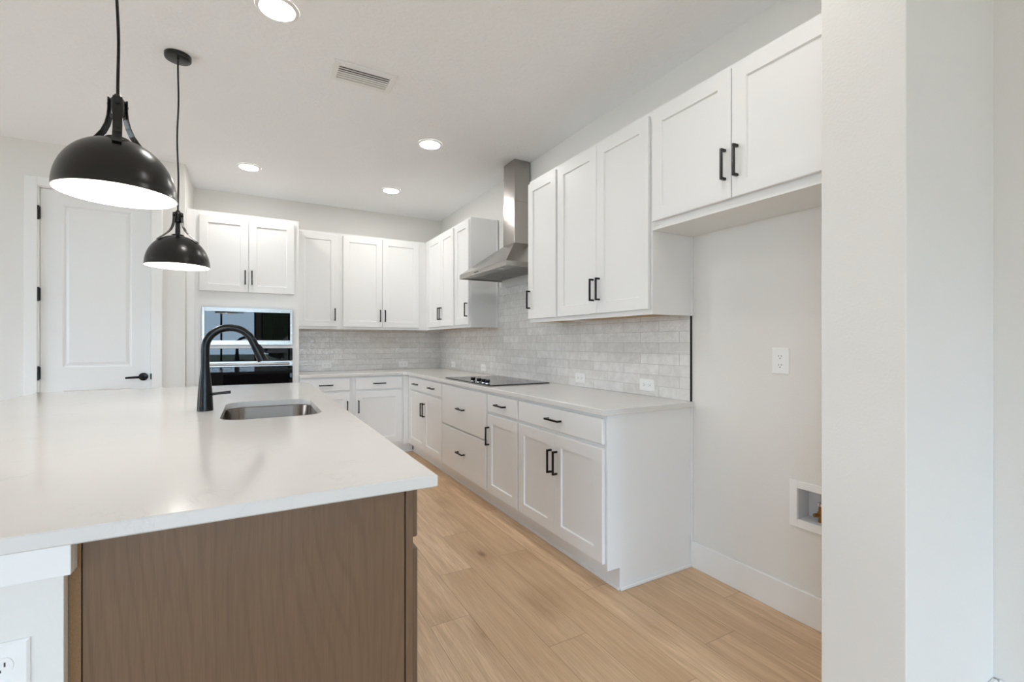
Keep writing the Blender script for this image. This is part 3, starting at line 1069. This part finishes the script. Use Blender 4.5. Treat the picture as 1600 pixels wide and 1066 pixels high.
def plate_with_hole(outer, inner, z0, z1, ch=0.003):
    b = bmesh.new()
    ni = len(inner) // 4
    V = lambda pts, z, ins=0.0: [b.verts.new((p[0], p[1], z)) for p in pts]

    def ins(pts, d):
        return [(p[0] - d * (1 if i in (0, 3) else -1), p[1] - d * (1 if i in (0, 1) else -1)) for i, p in enumerate(pts)]
    ot, oa, ob, obm = V(ins(outer, ch), z1), V(outer, z1 - ch), V(outer, z0 + ch), V(ins(outer, ch), z0)
    it = V(inner, z1)
    ib = V(inner, z0)
    for (O, I, flip) in ((ot, it, False), (obm, ib, True)):
        for q in range(4):
            arc = I[q * ni:(q + 1) * ni]
            for a, c in zip(arc, arc[1:]):
                f = (O[q], a, c)
                b.faces.new(f if not flip else tuple(reversed(f)))
            nx = I[((q + 1) * ni) % len(I)]
            f = (O[q], arc[-1], nx, O[(q + 1) % 4])
            b.faces.new(f if not flip else tuple(reversed(f)))
    for A, B in ((ot, oa), (oa, ob), (ob, obm)):
        for i in range(4):
            b.faces.new((A[i], A[(i + 1) % 4], B[(i + 1) % 4], B[i]))
    n = len(it)
    for i in range(n):
        b.faces.new((it[i], ib[i], ib[(i + 1) % n], it[(i + 1) % n]))
    bmesh.ops.recalc_face_normals(b, faces=b.faces[:])
    return MB().merge(b)


plate_with_hole(outer, inner, CT - CTH, CT).build('island_worktop', 'quartz', None, label='large white quartz worktop on the brown island, with sink cut-out', cat='countertop')

# sink
def sloop(d, z, r):
    return [(x, y, z) for x, y in rrect(SX0 - d, SX1 + d, SY0 - d, SY1 + d, r)]


t = thing('kitchen_sink', (0.077, 2.615, 0.66), 'stainless steel undermount sink in the island worktop', 'sink')
zr = CT - CTH - 0.0006
sk = MB()
sk.loft([sloop(0.020, zr, SR + 0.015), sloop(0.004, zr, SR), sloop(0.002, zr - 0.006, SR), sloop(-0.006, zr - 0.175, SR - 0.006), sloop(-0.014, zr - 0.194, SR - 0.012),
         sloop(-0.034, zr - 0.202, SR - 0.030), sloop(-0.034, zr - 0.204, SR - 0.030), sloop(-0.012, zr - 0.196, SR - 0.010), sloop(-0.004, zr - 0.175, SR - 0.004),
         sloop(0.0035, zr - 0.006, SR), sloop(0.020, zr - 0.003, SR + 0.015)], cap0=False, cap1=False)
b = bmesh.new()
bmesh.ops.recalc_face_normals(sk.bm, faces=sk.bm.faces[:])
b.free()
sk.loft([sloop(-0.034, zr - 0.202, SR - 0.030), sloop(-0.05, zr - 0.2025, SR - 0.045)])
sk.build('basin', 'sink', t, smooth=True)
MB().lathe((0.077, 2.70, zr - 0.2022), [(0.055, 0), (0.055, 0.003), (0.040, 0.004), (0.036, 0.001)], 28).build('drain', 'chrome', t, smooth=True)

# faucet
fx_, fy_ = -0.204, 2.66
t = thing('kitchen_faucet', (fx_, fy_, CT), 'matte black gooseneck pull down faucet beside the sink', 'faucet')
MB().lathe((fx_, fy_, CT + 0.0003), [(0.0335, 0), (0.0335, 0.004), (0.0325, 0.03), (0.029, 0.10), (0.0235, 0.160), (0.0195, 0.195), (0.0185, 0.209)], 28).build('base', 'black', t, smooth=True)
arc = [(fx_, fy_, 1.1235), (fx_, fy_, 1.17), (fx_, fy_, 1.205)]
R = 0.103
for k in range(1, 15):
    a = math.radians(180 - k * 153 / 14)
    arc.append((fx_ + R + R * math.cos(a), fy_, 1.212 + R * math.sin(a)))
MB().tube(arc, 0.0178, 18).build('spout', 'black', t, smooth=True)
e = Vector(arc[-1])
dn = (Vector(arc[-1]) - Vector(arc[-2])).normalized()
dn = Vector((0.42, 0, -0.91)).normalized()
e2 = e + Vector((0, 0, -0.0005))
hd = MB().tube([e2, e2 + dn * 0.03, e2 + dn * 0.075, e2 + dn * 0.118], [0.0180, 0.0185, 0.021, 0.0245], 20).build('spray_head', 'black', t, smooth=True)
sd = Vector((0.91, 0, 0.42))
p = e2 + dn * 0.062 + sd * 0.019
MB().loft([[p + dn * a + Vector((0, 1, 0)) * q + sd * s for a, q, s in ((-0.028, -0.008, -0.002), (0.024, -0.008, -0.001), (0.024, 0.008, -0.001), (-0.028, 0.008, -0.002))],
           [p + dn * a + Vector((0, 1, 0)) * q + sd * s for a, q, s in ((-0.022, -0.006, 0.004), (0.018, -0.006, 0.012), (0.018, 0.006, 0.012), (-0.022, 0.006, 0.004))]]).build('spray_button', 'black', hd)
MB().tube([(fx_ + 0.025, fy_, 0.992), (fx_ + 0.045, fy_, 0.994), (fx_ + 0.105, fy_, 0.999)], [0.008, 0.0062, 0.0078], 12).build('lever', 'black', t, smooth=True)

# outlet on the white end of the island
FE = Face('y', 1.112, -1)
outlet(FE, -0.3755, 0.671, False, 'upright outlet on the white end wall of the island', w=0.073, h=0.117)

# ------------------------------------------------------------------ pendants
def pendant(x, y, zr, spin, label):
    t = thing('pendant_light', (x, y, zr), label, 'pendant light', 'black dome pendants above the island')
    MB().lathe((x, y, HC - 0.026), [(0.050, 0), (0.061, 0.003), (0.063, 0.010), (0.063, 0.0255)], 36).build('canopy', 'pend', t, smooth=True)
    zt = zr + 0.308
    pts = []
    for i in range(25):
        z = zt - 0.002 + (HC - 0.027 - zt) * i / 24
        f = i / 24
        wv = 0.0035 * math.sin(f * PI * 3.2) * math.sin(f * PI)
        pts.append((x + wv, y + 0.5 * wv, z))
    MB().tube(pts, 0.0042, 8).build('cord', 'blackmatte', t, smooth=True)
    # socket block
    mb = MB().lathe((x, y, zt - 0.066), [(0.014, 0), (0.017, 0.004), (0.017, 0.050), (0.012, 0.058), (0.008, 0.066)], 20)
    sb = mb.build('socket_block', 'pend', t, smooth=True)
    # straps
    for k in range(3):
        a = spin + 2 * PI * k / 3
        ca, sa = math.cos(a), math.sin(a)
        prof = [(0.0200, zt - 0.012 - zr), (0.0205, 0.262), (0.0225, 0.240), (0.0285, 0.216), (0.0390, 0.194), (0.0540, 0.176), (0.0740, 0.158), (0.0920, 0.1425), (0.1040, 0.1305)]
        sp = MB().strip([(x + r * ca, y + r * sa, zr + z) for r, z in prof], (-sa, ca, 0), 0.023, 0.003).build('strap', 'pend', t)
        mb = MB()
        c = Vector((x + 0.0225 * ca, y + 0.0225 * sa, zt - 0.030))
        mb.tube([c, c + Vector((ca, sa, 0)) * 0.004], 0.0055, 10)
        mb.build('rivet', 'pend', sp)
    # shade: outer black shell and white lining
    Rr, Hh = 0.150, 0.168
    prof = []
    for i in range(17):
        a = PI / 2 * i / 16
        prof.append((Rr * math.cos(a) ** 0.92 if i < 16 else 0.012, Hh * math.sin(a) ** 1.0))
    out = [(Rr + 0.001, -0.002)] + prof[:-1] + [(0.012, Hh)]
    ins = [(max(0.010, r - 0.0022), z - 0.0016) for r, z in out][::-1]
    MB().lathe((x, y, zr), out, 56, False, True).build('shade', 'pend', t, smooth=True)
    MB().lathe((x, y, zr), [(Rr + 0.0009, -0.002), (Rr - 0.0022, -0.002)] + [(max(0.009, r - 0.0025), max(-0.002, z - 0.0022)) for r, z in out[1:]], 56, False, True).build('shade_lining', 'white_in', t, smooth=True, label='white inside of the shade')
    MB().lathe((x, y, zr + Hh), [(0.030, -0.004), (0.030, 0.004), (0.016, 0.010), (0.006, 0.012), (0.006, 0.078)], 20).build('stem', 'pend', t, smooth=True)
    bp = [(0.012, 0.145), (0.014, 0.115)]
    for i in range(9):
        a = PI * 0.2 + PI * 0.8 * i / 8
        bp.append((max(0.001, 0.027 * math.sin(a)), 0.085 + 0.027 * math.cos(a)))
    MB().lathe((x, y, zr), bp, 20).build('bulb', 'bulb', t, smooth=True)
    l = bpy.data.lights.new('pendant_glow', 'POINT')
    l.energy, l.color, l.shadow_soft_size = PEND, (1.0, 0.96, 0.92), 0.03
    o = bpy.data.objects.new('pendant_glow', l)
    COL.objects.link(o)
    o.parent = t
    o.location = (0, 0, 0.030)


pendant(-0.366, 1.836, 1.697, math.radians(-80), 'black dome pendant light hanging nearest the camera, over the island front')
pendant(-0.366, 3.133, 1.664, math.radians(98), 'black dome pendant light hanging farther off, over the island back')


# ------------------------------------------------------------------ recessed ceiling lights
def can(x, y, label, m='lamp'):
    t = thing('recessed_light', (x, y, HC), label, 'ceiling light', 'recessed ceiling lights')
    MB().lathe((x, y, HC - 0.0085), [(0.078, 0.0), (0.088, 0.001), (0.095, 0.005), (0.096, 0.0083)], 40, False, False).build('trim_ring', 'trim', t, smooth=True)
    MB().lathe((x, y, HC - 0.0082), [(0.0775, 0.0), (0.0775, 0.0075)], 40).build('diffuser', m, t)


can(0.098, 2.462, 'lit recessed ceiling light nearest the camera, beside the air vent')
can(1.232, 3.548, 'lit recessed ceiling light nearest the range hood')
can(-0.038, 4.806, 'lit recessed ceiling light before the oven tower')
can(1.249, 4.820, 'lit recessed ceiling light before the far corner')
can(1.180, 1.050, 'lit recessed ceiling light before the fridge space, nearest the short wall', 'lamp_low')

# ------------------------------------------------------------------ ceiling vent
vx0, vx1, vy0, vy1 = 0.393, 0.750, 2.735, 2.940
t = thing('ceiling_vent', (0.57, 2.84, HC), 'white rectangular louvred air vent in the ceiling', 'vent')
mb = MB()
zb = HC - 0.012
f = 0.034
mb.box(vx0, vx0 + f, vy0, vy1, zb, HC - 0.0003, 0.002).box(vx1 - f, vx1, vy0, vy1, zb, HC - 0.0003, 0.002)
mb.box(vx0 + f, vx1 - f, vy0, vy0 + f, zb, HC - 0.0003, 0.002).box(vx0 + f, vx1 - f, vy1 - f, vy1, zb, HC - 0.0003, 0.002)
mb.build('frame', 'trim', t)
MB().box(vx0 + f, vx1 - f, vy0 + f, vy1 - f, HC - 0.0015, HC - 0.0004).build('duct_shade_plate', 'slot', t, label='dark opening behind the louvres')  # flat dark plate, its colour stands in for the shade inside the duct
n = 6
for i in range(n):
    yc = vy0 + f + (i + 0.5) * (vy1 - vy0 - 2 * f) / n
    s = 1 if i < n / 2 else -1
    mb = MB()
    hw, a = (0.0086 if s > 0 else 0.0052), math.radians(12 if s > 0 else 24) * s
    cy, sy = math.cos(a) * hw, math.sin(a) * hw
    mb.loft([[(xx, yc - cy, zb + 0.0055 - sy), (xx, yc + cy, zb + 0.0055 + sy), (xx, yc + cy, zb + 0.0067 + sy), (xx, yc - cy, zb + 0.0067 - sy)] for xx in (vx0 + f + 0.0005, vx1 - f - 0.0005)])
    mb.build('louvre', 'trim', t)

# ------------------------------------------------------------------ outside the windows
struct('exterior_ground', MB().box(-40, 40, -60, 20, -0.45, -0.30), 'lawn', 'lawn outside the windows', 'ground')
struct('exterior_bounce_ground', MB().box(-14, 8, -14, 9, -0.2999, -0.20), 'patio', 'pale concrete patio outside the windows', 'ground')  # unseen ground, added pale so it bounces sky light onto the ceiling
tr = MB()
for i in range(46):
    x, y = ((-26, -7), (-24, -8), (1.7, 2.2), (9.5, 20), (11, 24))[i % 5], random.uniform(-37, -31.5)
    x, r = random.uniform(*x), (1.25 if i % 5 == 2 else random.uniform(1.6, 3.2))
    b = bmesh.new()
    bmesh.ops.create_icosphere(b, subdivisions=3, radius=r)
    off = Vector((random.random() * 50, random.random() * 50, 0))
    for v in b.verts:
        v.co *= 1 + 0.45 * noise.noise(v.co * 0.9 + off) + 0.18 * noise.noise(v.co * 3 + off)
        v.co += Vector((x, y, random.choice((1.2, 2.6, 3.8)) * 1.0))
    tr.merge(b)
tr.build('treeline_foliage', 'leaf', None, kind='stuff', label='dark green trees outside beyond the rear windows', cat='trees')
h = thing('neighbour_house', (6.5, -25.5, -0.3), 'house with grey roof outside, seen only in reflections', 'house')
MB().box(2.0, 12.0, -28.5, -22.5, -0.3, 0.6).build('house_wall', 'wall', h)
MB().loft([[(0.8, -29.0, 0.6), (12.5, -29.0, 0.6), (12.5, -22.0, 0.6), (0.8, -22.0, 0.6)], [(2.4, -25.6, 1.95), (10.0, -25.6, 1.95), (10.0, -25.4, 1.95), (2.4, -25.4, 1.95)]]).build('roof', 'shingle', h)
